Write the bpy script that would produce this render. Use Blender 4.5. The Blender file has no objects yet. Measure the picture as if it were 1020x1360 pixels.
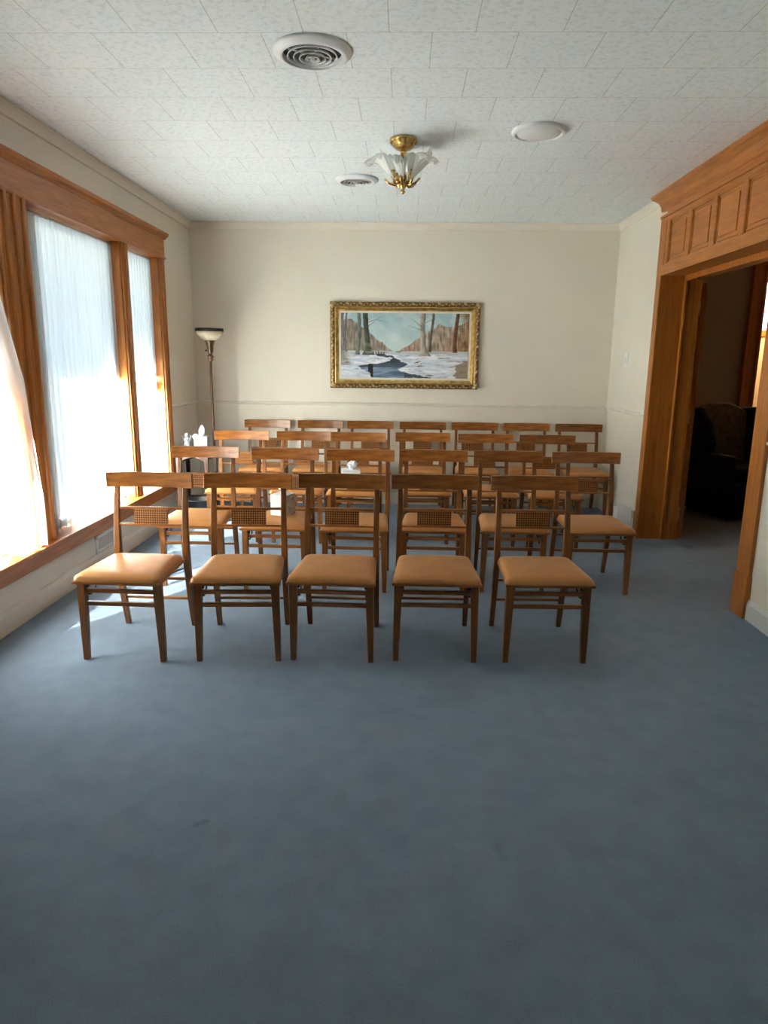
import bpy, bmesh, math, random
from mathutils import Vector, Matrix
random.seed(7)
S = bpy.context.scene
COL = S.collection
PI = math.pi
L, R, D, H = 2.091, 2.0, 6.913, 2.71      # left wall, right wall, back wall, ceiling height
BACK = -2.2                                # wall behind the photographer

# ------------------------------------------------------------------ materials
def mat(name, color=(.8, .8, .8), rough=.5, metal=0.0, spec=.5):
    m = bpy.data.materials.new(name); m.use_nodes = True
    b = m.node_tree.nodes['Principled BSDF']
    b.inputs['Base Color'].default_value = (*color, 1)
    b.inputs['Roughness'].default_value = rough
    b.inputs['Metallic'].default_value = metal
    b.inputs['Specular IOR Level'].default_value = spec
    return m
def N(m, t, **kw):
    n = m.node_tree.nodes.new(t)
    for k, v in kw.items():
        if hasattr(n, k): setattr(n, k, v)
    return n
def lk(m, a, b): m.node_tree.links.new(a, b)
def bsdf(m): return m.node_tree.nodes['Principled BSDF']
def ramp(m, fac, stops):
    r = N(m, 'ShaderNodeValToRGB'); e = r.color_ramp.elements
    e[0].position, e[0].color = stops[0][0], (*stops[0][1], 1)
    e[1].position, e[1].color = stops[-1][0], (*stops[-1][1], 1)
    for p, c in stops[1:-1]:
        x = e.new(p); x.color = (*c, 1)
    lk(m, fac, r.inputs[0]); return r
def coords(m, scale=(1, 1, 1), loc=(0, 0, 0), kind='Object'):
    tc = N(m, 'ShaderNodeTexCoord'); mp = N(m, 'ShaderNodeMapping')
    mp.inputs['Scale'].default_value = scale; mp.inputs['Location'].default_value = loc
    lk(m, tc.outputs[kind], mp.inputs[0]); return mp.outputs[0]
def noise(m, vec, scale, detail=4, rough=.55):
    n = N(m, 'ShaderNodeTexNoise'); n.inputs['Scale'].default_value = scale
    n.inputs['Detail'].default_value = detail; n.inputs['Roughness'].default_value = rough
    lk(m, vec, n.inputs['Vector']); return n.outputs[0]
def bump(m, h, strength=.2, dist=.01):
    b = N(m, 'ShaderNodeBump'); b.inputs['Strength'].default_value = strength
    b.inputs['Distance'].default_value = dist
    lk(m, h, b.inputs['Height']); lk(m, b.outputs[0], bsdf(m).inputs['Normal']); return b

def wood(name, c1, c2, c3, rough=.35, stretch=(14, 14, 1.2), scale=3.0, vary=0.0):
    m = mat(name, c2, rough)
    v = coords(m, stretch)
    n = noise(m, v, scale, 6, .6)
    r = ramp(m, n, [(.3, c1), (.5, c2), (.7, c3)])
    out = r.outputs[0]
    if vary:
        oi = N(m, 'ShaderNodeObjectInfo')
        mr = N(m, 'ShaderNodeMapRange'); mr.inputs[3].default_value = 1 - vary; mr.inputs[4].default_value = 1 + vary
        lk(m, oi.outputs['Random'], mr.inputs[0])
        hs = N(m, 'ShaderNodeHueSaturation'); lk(m, out, hs.inputs['Color']); lk(m, mr.outputs[0], hs.inputs['Value'])
        out = hs.outputs[0]
    lk(m, out, bsdf(m).inputs['Base Color'])
    bump(m, n, .08, .002)
    return m
M = {}
M['oak_v'] = wood('oak_vertical_grain', (.32, .100, .013), (.43, .145, .020), (.52, .185, .030), .38)
M['oak_h'] = wood('oak_long_grain', (.32, .100, .013), (.43, .145, .020), (.52, .185, .030), .38, (14, 1.2, 14))
M['oak_x'] = wood('oak_cross_grain', (.32, .100, .013), (.43, .145, .020), (.52, .185, .030), .38, (1.2, 14, 14))
M['chair_v'] = wood('chair_wood', (.12, .041, .009), (.20, .070, .015), (.28, .106, .022), .32, (16, 16, 1.5), 2.5, .22)
M['chair_h'] = wood('chair_rail_wood', (.16, .053, .011), (.28, .098, .020), (.40, .155, .032), .28, (2.0, 16, 16), 2.5, .25)
M['dark_wood'] = wood('dark_mahogany', (.03, .010, .008), (.06, .022, .015), (.09, .035, .024), .3)

# cane panel
m = M['cane'] = mat('woven_cane', (.24, .11, .045), .7, spec=.2)
v = coords(m)
w1 = N(m, 'ShaderNodeTexWave'); w1.inputs['Scale'].default_value = 26; w1.bands_direction = 'X'; lk(m, v, w1.inputs[0])
w2 = N(m, 'ShaderNodeTexWave'); w2.inputs['Scale'].default_value = 26; w2.bands_direction = 'Z'; lk(m, v, w2.inputs[0])
mu = N(m, 'ShaderNodeMath', operation='MULTIPLY'); lk(m, w1.outputs[1], mu.inputs[0]); lk(m, w2.outputs[1], mu.inputs[1])
r_ = ramp(m, mu.outputs[0], [(0, (.09, .03, .008)), (.5, (.42, .185, .055))]); lk(m, r_.outputs[0], bsdf(m).inputs['Base Color'])
bump(m, mu.outputs[0], .6, .003)

m = M['vinyl'] = mat('tan_vinyl', (.50, .28, .13), .40, spec=.32)
v = coords(m); n = noise(m, v, 7, 4); r_ = ramp(m, n, [(.3, (.47, .200, .060)), (.7, (.58, .26, .082))]); lk(m, r_.outputs[0], bsdf(m).inputs['Base Color'])
bump(m, noise(m, v, 240, 2), .15, .001)

def paint(name, c, var=.03, rough=.75):
    m = mat(name, c, rough, spec=.3)
    v = coords(m); n = noise(m, v, 1.3, 3)
    r_ = ramp(m, n, [(.3, tuple(x * (1 - var) for x in c)), (.7, tuple(min(1, x * (1 + var)) for x in c))])
    lk(m, r_.outputs[0], bsdf(m).inputs['Base Color'])
    bump(m, noise(m, v, 160, 3), .12, .001)
    return m
WALLC = (.76, .71, .60)
M['wall'] = paint('cream_wall_paint', WALLC)
M['trim_paint'] = paint('cream_trim_paint', (.77, .725, .62), .02, .5)
M['white_paint'] = mat('white_plastic', (.80, .80, .77), .4)
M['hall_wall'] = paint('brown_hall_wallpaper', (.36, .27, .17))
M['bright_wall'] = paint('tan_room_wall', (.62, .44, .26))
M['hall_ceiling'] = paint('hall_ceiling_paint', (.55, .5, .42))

# ceiling tiles
m = M['tile'] = mat('ceiling_tile', (.79, .855, .875), .85, spec=.2)
v = coords(m, (1, 1, 1), (.087, -3.069 + .343 * 20, 0))
br = N(m, 'ShaderNodeTexBrick'); lk(m, v, br.inputs[0])
br.offset = .5; br.offset_frequency = 2; br.squash = 1
br.inputs['Scale'].default_value = 1; br.inputs['Mortar Size'].default_value = .0022
br.inputs['Mortar Smooth'].default_value = .3; br.inputs['Brick Width'].default_value = .343; br.inputs['Row Height'].default_value = .343
br.inputs['Color1'].default_value = (.79, .855, .875, 1); br.inputs['Color2'].default_value = (.775, .838, .855, 1); br.inputs['Mortar'].default_value = (.56, .575, .56, 1)
n = noise(m, coords(m), 42, 5, .65)
fr = ramp(m, n, [(.38, (.86, .87, .86)), (.5, (1, 1, 1))])
mx = N(m, 'ShaderNodeMixRGB', blend_type='MULTIPLY'); mx.inputs[0].default_value = 1
lk(m, br.outputs[0], mx.inputs[1]); lk(m, fr.outputs[0], mx.inputs[2]); lk(m, mx.outputs[0], bsdf(m).inputs['Base Color'])
sb = N(m, 'ShaderNodeMath', operation='SUBTRACT'); lk(m, n, sb.inputs[0]); lk(m, br.outputs[1], sb.inputs[1])
bump(m, sb.outputs[0], .35, .004)

# carpet
STAINS = [(-.611, 1.895, .022, .6), (-.632, 1.880, .016, .65), (.301, 1.808, .025, .84), (.313, 1.770, .022, .84)]
m = M['carpet'] = mat('blue_carpet', (.12, .19, .26), .95, spec=.1)
v = coords(m)
n1 = noise(m, v, 1.6, 5, .6); n2 = noise(m, v, 320, 2, .7); n3 = noise(m, v, 9, 4, .6)
r1 = ramp(m, n1, [(.3, (.168, .232, .312)), (.7, (.198, .268, .355))])
r2 = ramp(m, n2, [(.25, (.72, .72, .72)), (.75, (1.22, 1.22, 1.22))])
r3 = ramp(m, n3, [(.3, (.90, .90, .90)), (.6, (1.04, 1.04, 1.04))])
mx = N(m, 'ShaderNodeMixRGB', blend_type='MULTIPLY'); mx.inputs[0].default_value = 1
lk(m, r1.outputs[0], mx.inputs[1]); lk(m, r2.outputs[0], mx.inputs[2])
mx2 = N(m, 'ShaderNodeMixRGB', blend_type='MULTIPLY'); mx2.inputs[0].default_value = 1
lk(m, mx.outputs[0], mx2.inputs[1]); lk(m, r3.outputs[0], mx2.inputs[2])
# small worn stain spots
vs = N(m, 'ShaderNodeTexVoronoi'); vs.inputs['Scale'].default_value = 1.15; lk(m, v, vs.inputs[0])
ad = N(m, 'ShaderNodeMath', operation='ADD'); lk(m, vs.outputs['Distance'], ad.inputs[0])
mm = N(m, 'ShaderNodeMath', operation='MULTIPLY'); mm.inputs[1].default_value = .22; lk(m, n3, mm.inputs[0]); lk(m, mm.outputs[0], ad.inputs[1])
rs = ramp(m, ad.outputs[0], [(.12, (.66, .66, .66)), (.2, (1, 1, 1))])
mx3 = N(m, 'ShaderNodeMixRGB', blend_type='MULTIPLY'); mx3.inputs[0].default_value = 1
lk(m, mx2.outputs[0], mx3.inputs[1]); lk(m, rs.outputs[0], mx3.inputs[2])
last = mx3.outputs[0]
for (sx_, sy_, sr_, dk) in STAINS:      # worn dark marks trodden into the pile
    vd = N(m, 'ShaderNodeVectorMath', operation='DISTANCE'); vd.inputs[1].default_value = (sx_, sy_, 0); lk(m, v, vd.inputs[0])
    wob = N(m, 'ShaderNodeMath', operation='MULTIPLY_ADD'); wob.inputs[1].default_value = sr_ * 1.6; lk(m, n3, wob.inputs[0]); lk(m, vd.outputs['Value'], wob.inputs[2])
    rz_ = ramp(m, wob.outputs[0], [(sr_ * .9, (dk, dk, dk)), (sr_ * 1.9, (1, 1, 1))])
    mq = N(m, 'ShaderNodeMixRGB', blend_type='MULTIPLY'); mq.inputs[0].default_value = 1
    lk(m, last, mq.inputs[1]); lk(m, rz_.outputs[0], mq.inputs[2]); last = mq.outputs[0]
lk(m, last, bsdf(m).inputs['Base Color'])
bsdf(m).inputs['Sheen Weight'].default_value = .15; bsdf(m).inputs['Sheen Roughness'].default_value = .6
bump(m, n2, .6, .006)

# sheer curtain
def sheer(name, trans):
    m = mat(name); nt = m.node_tree
    nt.nodes.remove(bsdf(m)); out = nt.nodes['Material Output']
    tr = N(m, 'ShaderNodeBsdfTransparent'); tr.inputs[0].default_value = (.96, .98, 1, 1)
    tl = N(m, 'ShaderNodeBsdfTranslucent'); tl.inputs[0].default_value = (.625, .65, .645, 1)
    df = N(m, 'ShaderNodeBsdfDiffuse'); df.inputs[0].default_value = (.70, .71, .72, 1)
    a = N(m, 'ShaderNodeMixShader'); a.inputs[0].default_value = .4; lk(m, tl.outputs[0], a.inputs[1]); lk(m, df.outputs[0], a.inputs[2])
    b = N(m, 'ShaderNodeMixShader'); lk(m, a.outputs[0], b.inputs[1]); lk(m, tr.outputs[0], b.inputs[2])
    w = N(m, 'ShaderNodeTexWave'); w.inputs['Scale'].default_value = 9; w.bands_direction = 'Y'; w.inputs['Distortion'].default_value = 1.5
    lk(m, coords(m, (1, 1, .05)), w.inputs[0])
    mr = N(m, 'ShaderNodeMapRange'); mr.inputs[3].default_value = trans - .025; mr.inputs[4].default_value = trans + .03
    lk(m, w.outputs[1], mr.inputs[0]); lk(m, mr.outputs[0], b.inputs[0])
    lk(m, b.outputs[0], out.inputs[0]); return m
M['sheer'] = sheer('sheer_white_voile', .03)

def glassy(name, tint=(1, 1, 1)):
    m = mat(name); nt = m.node_tree; nt.nodes.remove(bsdf(m)); out = nt.nodes['Material Output']
    tr = N(m, 'ShaderNodeBsdfTransparent'); tr.inputs[0].default_value = (*tint, 1)
    gl = N(m, 'ShaderNodeBsdfGlossy'); gl.inputs['Roughness'].default_value = .02
    lw = N(m, 'ShaderNodeLayerWeight'); pw = N(m, 'ShaderNodeMath', operation='POWER'); pw.inputs[1].default_value = 4
    lw.inputs[0].default_value = .5; lk(m, lw.outputs['Facing'], pw.inputs[0])
    fr = N(m, 'ShaderNodeMath', operation='MULTIPLY_ADD'); fr.inputs[1].default_value = .5; fr.inputs[2].default_value = .03; lk(m, pw.outputs[0], fr.inputs[0])
    a = N(m, 'ShaderNodeMixShader'); lk(m, fr.outputs[0], a.inputs[0]); lk(m, tr.outputs[0], a.inputs[1]); lk(m, gl.outputs[0], a.inputs[2])
    lk(m, a.outputs[0], out.inputs[0]); return m
M['pane'] = glassy('window_glass', (.985, .985, .99))
m = M['frost'] = mat('frosted_glass', (.93, .94, .92), .3); out = m.node_tree.nodes['Material Output']; b_ = bsdf(m)
b_.inputs['Base Color'].default_value = (.92, .93, .91, 1)
tl_ = N(m, 'ShaderNodeBsdfTranslucent'); tl_.inputs[0].default_value = (.96, .97, .95, 1)
mx_ = N(m, 'ShaderNodeMixShader'); mx_.inputs[0].default_value = .45; lk(m, b_.outputs[0], mx_.inputs[1]); lk(m, tl_.outputs[0], mx_.inputs[2]); lk(m, mx_.outputs[0], out.inputs[0])
m = M['alabaster'] = mat('alabaster_glass', (.80, .74, .55), .25)
v = coords(m); n = noise(m, v, 14, 4); r_ = ramp(m, n, [(.35, (.70, .62, .42)), (.65, (.88, .83, .66))]); lk(m, r_.outputs[0], bsdf(m).inputs['Base Color'])
M['brass'] = mat('polished_brass', (.72, .47, .17), .22, 1)
M['bronze'] = mat('antique_bronze', (.20, .13, .085), .38, .9)
M['bronze_dark'] = mat('dark_bronze', (.055, .038, .028), .45, .6)
m = M['gold'] = mat('gilt_frame', (.66, .43, .12), .3, .85)
n = noise(m, coords(m), 25, 4); r_ = ramp(m, n, [(.3, (.42, .25, .06)), (.7, (.80, .56, .20))]); lk(m, r_.outputs[0], bsdf(m).inputs['Base Color'])
M['gold_dark'] = mat('aged_gilt', (.22, .125, .04), .42, .6)
M['gold_light'] = mat('gilt_highlight', (.58, .42, .20), .3, .85)
M['linen'] = mat('linen_liner', (.80, .72, .58), .8)
M['metal_white'] = mat('white_enamel_metal', (.76, .78, .79), .3, 0)
M['duct_shade'] = mat('dark_duct_shade', (.03, .032, .034), .8)
M['black_metal'] = mat('black_iron', (.015, .015, .017), .4, .7)
M['steel'] = mat('hinge_steel', (.75, .73, .68), .3, 1)
M['tissue'] = mat('tissue_paper', (.74, .76, .78), .9)
m = M['card'] = mat('patterned_card', (.5, .46, .40), .6)
n = noise(m, coords(m), 45, 5, .7); r_ = ramp(m, n, [(.35, (.26, .22, .17)), (.65, (.60, .56, .48))]); lk(m, r_.outputs[0], bsdf(m).inputs['Base Color'])
M['card_white'] = mat('white_card', (.74, .75, .76), .6)
m = M['cover'] = mat('lilac_fabric_cover', (.42, .43, .52), .85)
bump(m, noise(m, coords(m), 60, 3), .4, .003)
M['porcelain'] = mat('white_porcelain', (.48, .50, .53), .3)
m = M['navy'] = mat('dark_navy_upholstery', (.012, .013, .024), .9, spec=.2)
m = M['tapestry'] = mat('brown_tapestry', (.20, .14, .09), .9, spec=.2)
n = noise(m, coords(m), 26, 5, .7); r_ = ramp(m, n, [(.35, (.09, .07, .045)), (.65, (.19, .145, .095))]); lk(m, r_.outputs[0], bsdf(m).inputs['Base Color'])
m = M['ground'] = mat('dark_ground', (.16, .16, .16), .9)
n = noise(m, coords(m), .15, 4); r_ = ramp(m, n, [(.3, (.018, .022, .025)), (.7, (.026, .031, .034))]); lk(m, r_.outputs[0], bsdf(m).inputs['Base Color'])  # kept near black to cut the light bounced onto the curtains
M['shade_eave'] = mat('cream_shade_eave', (.78, .74, .60), .8)
M['siding'] = mat('outer_siding', (.7, .7, .68), .8)
M['basket'] = mat('black_wastebasket', (.02, .02, .022), .5)

# ------------------------------------------------------------------ mesh helpers
def bm_new(): return bmesh.new()
def add_box(bm, x0, x1, y0, y1, z0, z1, mi=0):
    vs = [bm.verts.new(p) for p in ((x0, y0, z0), (x1, y0, z0), (x1, y1, z0), (x0, y1, z0), (x0, y0, z1), (x1, y0, z1), (x1, y1, z1), (x0, y1, z1))]
    for q in ((0, 3, 2, 1), (4, 5, 6, 7), (0, 1, 5, 4), (1, 2, 6, 5), (2, 3, 7, 6), (3, 0, 4, 7)):
        f = bm.faces.new([vs[i] for i in q]); f.material_index = mi
def loft(bm, rings, cap=True, closed=True, mi=0, smooth=False):
    vv = [[bm.verts.new(p) for p in r] for r in rings]
    n = len(vv[0])
    for a, b in zip(vv, vv[1:]):
        for i in range(n if closed else n - 1):
            j = (i + 1) % n
            f = bm.faces.new((a[i], a[j], b[j], b[i])); f.material_index = mi; f.smooth = smooth
    if cap:
        bm.faces.new(list(reversed(vv[0]))).material_index = mi; bm.faces.new(vv[-1]).material_index = mi
    return vv
def revolve(bm, prof, n=32, c=(0, 0, 0), cap=True, smooth=True, mi=0):
    rings = [[(c[0] + r * math.cos(2 * PI * i / n), c[1] + r * math.sin(2 * PI * i / n), c[2] + z) for i in range(n)] for r, z in prof]
    loft(bm, rings, cap, True, mi, smooth)
def tube(bm, pts, rad, n=8, mi=0):
    rings = []
    pts = [Vector(p) for p in pts]
    if not isinstance(rad, (list, tuple)): rad = [rad] * len(pts)
    for i, p in enumerate(pts):
        t = (pts[min(i + 1, len(pts) - 1)] - pts[max(i - 1, 0)]).normalized()
        a = Vector((0, 0, 1)) if abs(t.z) < .9 else Vector((1, 0, 0))
        u = t.cross(a).normalized(); w = t.cross(u).normalized()
        rings.append([tuple(p + (u * math.cos(2 * PI * k / n) + w * math.sin(2 * PI * k / n)) * rad[i]) for k in range(n)])
    loft(bm, rings, True, True, mi, True)
def rect_post(bm, pts):   # pts: (x, y, z, wx, wy)
    loft(bm, [[(x - a / 2, y - b / 2, z), (x + a / 2, y - b / 2, z), (x + a / 2, y + b / 2, z), (x - a / 2, y + b / 2, z)] for x, y, z, a, b in pts])
def extrude_profile(bm, prof, axis, a, b, smooth=False):
    """prof: 2D list; axis 'y' -> (x,z) profile run from y=a to b; axis 'x' -> (y,z); axis 'z' -> (x,y)"""
    def P(p, t):
        if axis == 'y': return (p[0], t, p[1])
        if axis == 'x': return (t, p[0], p[1])
        return (p[0], p[1], t)
    loft(bm, [[P(p, a) for p in prof], [P(p, b) for p in prof]], smooth=smooth)
def build(name, bm, m, parent=None, bevel=0, seg=2, label=None):
    bmesh.ops.recalc_face_normals(bm, faces=bm.faces)
    me = bpy.data.meshes.new(name); bm.to_mesh(me); bm.free()
    o = bpy.data.objects.new(name, me); COL.objects.link(o)
    for mm in (m if isinstance(m, (list, tuple)) else [m]): me.materials.append(mm)
    if parent: o.parent = parent
    if bevel:
        b = o.modifiers.new('bevel', 'BEVEL'); b.width = bevel; b.segments = seg; b.limit_method = 'ANGLE'; b.angle_limit = math.radians(35)
    if label: o['label'] = label
    return o
def thing(name, label, cat, loc=(0, 0, 0), rz=0, group=None):
    o = bpy.data.objects.new(name, None); COL.objects.link(o); o.empty_display_size = .1
    o.location = loc; o.rotation_euler = (0, 0, rz); o['label'] = label; o['category'] = cat
    if group: o['group'] = group
    return o
def tag(o, label, cat, group=None):
    o['label'] = label; o['category'] = cat
    if group: o['group'] = group
    return o
def struct(name, bm, m, parent=None, bevel=0):
    o = build(name, bm, m, parent, bevel)
    if not parent: o['kind'] = 'structure'
    return o
def dup(root, loc, rz, label, group=None):
    r = root.copy(); COL.objects.link(r); r.location = loc; r.rotation_euler = (0, 0, rz); r['label'] = label
    if group: r['group'] = group
    for ch in list(root.children):
        c = ch.copy(); COL.objects.link(c); c.parent = r
        for g in ch.children:
            d = g.copy(); COL.objects.link(d); d.parent = c
    return r

# ------------------------------------------------------------------ room shell
HX = 5.6      # far side of the next room
bm = bm_new(); add_box(bm, -L - .12, HX, BACK, 9.8, -.1, 0); struct('floor', bm, M['carpet'])
bm = bm_new(); add_box(bm, -L - .12, R + .29, BACK, D + .12, H, H + .1); struct('ceiling', bm, M['tile'])
bm = bm_new(); add_box(bm, -L - .12, R + .29, D, D + .12, 0, H); struct('wall_back', bm, M['wall'])
bm = bm_new(); add_box(bm, -L - .16, HX, BACK - .12, BACK, 0, 3.0); struct('wall_front', bm, M['wall'])
# left wall with three window openings
WZ0, WZ1 = .36, 2.275
WIN = [(2.62, 3.66), (3.93, 5.215), (5.33, 6.0)]
bm = bm_new()
XO = -L - .16
add_box(bm, XO, -L, BACK, D, 0, WZ0); add_box(bm, XO, -L, BACK, D, WZ1, H)
ys = [BACK] + [a for w in WIN for a in w] + [D]
for i in range(0, len(ys), 2): add_box(bm, XO, -L, ys[i], ys[i + 1], WZ0, WZ1)
struct('wall_left', bm, M['wall'])
# right wall: thick, with the wide cased opening
OY0, OY1, OZ = 3.956, 5.655, 2.11
bm = bm_new()
add_box(bm, R, R + .27, OY1 + .02, D, 0, H); add_box(bm, R, R + .27, BACK, OY0 - .02, 0, H); add_box(bm, R, R + .27, OY0 - .02, OY1 + .02, OZ + .02, H)
struct('wall_right', bm, M['wall'])

def base_profile(s):   # s=+1: projects towards +x from 0
    return [(0, 0), (.016 * s, 0), (.016 * s, .095), (.011 * s, .108), (.006 * s, .118), (0, .122)]
def rail_profile(s):
    return [(0, -.03), (.006 * s, -.03), (.008 * s, -.012), (.020 * s, -.004), (.022 * s, .008), (.010 * s, .016), (0, .018)]
def crown_profile(s):
    return [(0, 0), (.045 * s, 0), (.045 * s, -.008), (.030 * s, -.018), (.016 * s, -.040), (.010 * s, -.058), (0, -.062)]
def run(name, prof, axis, base, a, b, m):
    bm = bm_new()
    extrude_profile(bm, [(base[0] + p[0], base[1] + p[1]) for p in prof], axis, a, b)
    return struct(name, bm, m)
run('baseboard_left', base_profile(1), 'y', (-L, 0), BACK, D, M['trim_paint'])
run('baseboard_back', base_profile(-1), 'x', (D, 0), -L, R, M['trim_paint'])
run('baseboard_right', base_profile(-1), 'y', (R, 0), 5.79, D, M['trim_paint'])
run('baseboard_front', base_profile(-1), 'y', (R, 0), BACK, 3.80, M['white_paint'])
ZR = 1.014
run('trim_1', rail_profile(1), 'y', (-L, ZR), 6.13, D, M['trim_paint'])
run('trim_2', rail_profile(-1), 'x', (D, ZR), -L, R, M['trim_paint'])
run('trim_3', rail_profile(-1), 'y', (R, ZR), 5.79, D, M['trim_paint'])
run('trim_4', rail_profile(-1), 'y', (R, ZR), BACK, 3.80, M['trim_paint'])
run('trim_5', crown_profile(1), 'y', (-L, H), BACK, D, M['trim_paint'])
run('trim_6', crown_profile(-1), 'x', (D, H), -L, R, M['trim_paint'])
run('trim_7', crown_profile(-1), 'y', (R, H), 5.86, D, M['trim_paint'])

# ---- window woodwork on the left wall
x0 = -L
bm = bm_new()   # head board with cap moulding
add_box(bm, x0, x0 + .022, 2.50, 6.12, WZ1, 2.43)
add_box(bm, x0, x0 + .030, 2.49, 6.13, WZ1 - .012, WZ1 + .006)
extrude_profile(bm, [(x0, 2.425), (x0 + .026, 2.425), (x0 + .034, 2.437), (x0 + .052, 2.448), (x0 + .056, 2.462), (x0 + .056, 2.474), (x0, 2.474)], 'y', 2.47, 6.15)
struct('trim_8', bm, M['oak_h'], bevel=.003)
def casing(name, ya, yb, flutes):
    bm = bm_new(); add_box(bm, x0, x0 + .018, ya, yb, WZ0 + .012, WZ1)
    n = flutes
    for k in range(n):
        c = ya + (yb - ya) * (k + .5) / n; w = (yb - ya) / n * .27
        tube(bm, [(x0 + .016, c, WZ0 + .012), (x0 + .016, c, WZ1)], w * .8, 8)
    struct(name, bm, M['oak_v'], bevel=.003)
casing('trim_9', 6.0, 6.11, 2); casing('trim_10', 3.66, 3.93, 3); casing('trim_11', 2.51, 2.62, 2)
bm = bm_new(); add_box(bm, x0 - .05, x0 + .014, 5.215, 5.33, WZ0 + .01, WZ1); add_box(bm, x0, x0 + .022, 5.25, 5.295, WZ0 + .01, WZ1); struct('trim_12', bm, M['oak_v'], bevel=.003)
bm = bm_new()   # stool and apron
add_box(bm, x0 - .14, x0 + .055, 2.47, 6.15, WZ0 - .016, WZ0 + .012)
struct('trim_13', bm, M['oak_h'], bevel=.005)
bm = bm_new(); add_box(bm, x0, x0 + .030, 2.50, 6.12, .262, WZ0 - .016); add_box(bm, x0, x0 + .040, 2.50, 6.12, .30, WZ0 - .016); struct('trim_14', bm, M['oak_h'], bevel=.004)

# ---- window units
for k, (ya, yb) in enumerate(WIN):
    w = bpy.data.objects.new('window_%d' % (k + 1), None); COL.objects.link(w); w.location = (x0 - .12, (ya + yb) / 2, WZ0); w['kind'] = 'structure'
    hy = (yb - ya) / 2; hz = WZ1 - WZ0
    bm = bm_new()
    for a, b, c, d in ((-hy, -hy + .055, 0, hz), (hy - .055, hy, 0, hz), (-hy, hy, 0, .06), (-hy, hy, hz - .05, hz)):
        add_box(bm, -.025, .025, a, b, c, d)
    if k == 1: add_box(bm, -.030, .030, -hy, -hy + .25, 0, hz)
    else: add_box(bm, -.02, .02, -hy, hy, hz * .48, hz * .48 + .035)
    build('window_frame', bm, M['white_paint'], w, .003)
    bm = bm_new(); add_box(bm, -.003, .003, -hy + .05, hy - .05, .05, hz - .045)
    build('window_pane', bm, M['pane'], w)
    bm = bm_new()      # oak jamb lining inside the opening
    add_box(bm, -.03, .12, -hy, -hy + .012, 0.01, hz); add_box(bm, -.03, .12, hy - .012, hy, 0.01, hz); add_box(bm, -.03, .12, -hy, hy, hz - .012, hz)
    build('window_jamb', bm, M['oak_v'], w)

# ---- sheer curtains
def curtain(label, ya, yb, x, z1, z0, pleat, amp, flare=0):
    bm = bm_new(); ny = int((yb - ya) / .006); nz = 26; ph = random.random() * 6
    yc = (ya + yb) / 2
    g = []
    for j in range(nz + 1):
        t = j / nz; z = z1 + (z0 - z1) * t; row = []
        for i in range(ny + 1):
            u = i / ny; y = ya + (yb - ya) * u
            q = 2 * PI * (y - ya) / pleat + ph
            am = amp * (.55 + .45 * t) * (.75 + .25 * math.sin(y * 7 + 2))
            xx = x + am * math.sin(q + .35 * math.sin(3 * t + y * 3)) + .25 * am * math.sin(2.3 * q)
            zz = z + (.007 * math.cos(q) if j == nz else 0)
            yy = y + flare * t ** 2.2 * (1 - .3 * max(0, (t - .85) / .15)) * u ** 3 + .006 * math.sin(q * .5) * t
            if flare:
                k_ = max(0, min(1, (yy - 3.49) / .14)); xx += .112 * k_ * k_ * (3 - 2 * k_) * max(0, min(1, (t - .12) * 2.6))
            row.append(bm.verts.new((xx, yy, zz)))
        g.append(row)
    for j in range(nz):
        for i in range(ny):
            f = bm.faces.new((g[j][i], g[j][i + 1], g[j + 1][i + 1], g[j + 1][i])); f.smooth = True
    root = thing('sheer_curtain', label, 'curtain', (0, 0, 0))
    bmesh.ops.recalc_face_normals(bm, faces=bm.faces)
    build('curtain_panel', bm, M['sheer'], root)
    bm = bm_new(); tube(bm, [(x, ya, z1 - .012), (x, yb, z1 - .012)], .006, 8); build('curtain_rod', bm, M['metal_white'], root)
curtain('long white sheer curtain at the left photo edge, nearest the camera', 2.635, 3.635, -2.145, 2.25, .385, .075, .012, .19)
curtain('wide white sheer curtain over the large middle window, between the oak posts', 3.945, 5.20, -2.155, 2.255, .38, .062, .010)
curtain('narrow white sheer curtain in the slim window nearest the back corner', 5.345, 5.985, -2.150, 2.255, .385, .058, .011)

# ---- right opening woodwork
xr = R
bm = bm_new()    # far casing with plinth
add_box(bm, xr - .022, xr, OY1, 5.775, .2, H - .17); add_box(bm, xr - .030, xr, OY1, 5.783, 0, .21)
add_box(bm, xr - .030, xr, OY1 - .001, OY1 + .02, .2, OZ)
struct('trim_15', bm, M['oak_v'], bevel=.003)
bm = bm_new()
add_box(bm, xr - .022, xr, 3.806, OY0, .25, H - .17); add_box(bm, xr - .032, xr, 3.798, OY0, 0, .25)
struct('trim_16', bm, M['oak_v'], bevel=.003)
bm = bm_new()    # panelled head board
add_box(bm, xr - .010, xr, OY0, OY1, OZ, H - .12)
add_box(bm, xr - .026, xr, OY0, OY1, OZ - .004, OZ + .075)
add_box(bm, xr - .022, xr, OY0, OY1, 2.50, H - .12)
add_box(bm, xr - .034, xr, OY0 - .14, OY1 + .11, 2.535, 2.555)
n = 4; pit = (OY1 - .045 - OY0 - .045) / n
for k in range(n + 1):
    c = OY0 + .045 + pit * k
    add_box(bm, xr - .022, xr, c - .030, c + .030, OZ + .07, 2.51)
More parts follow.
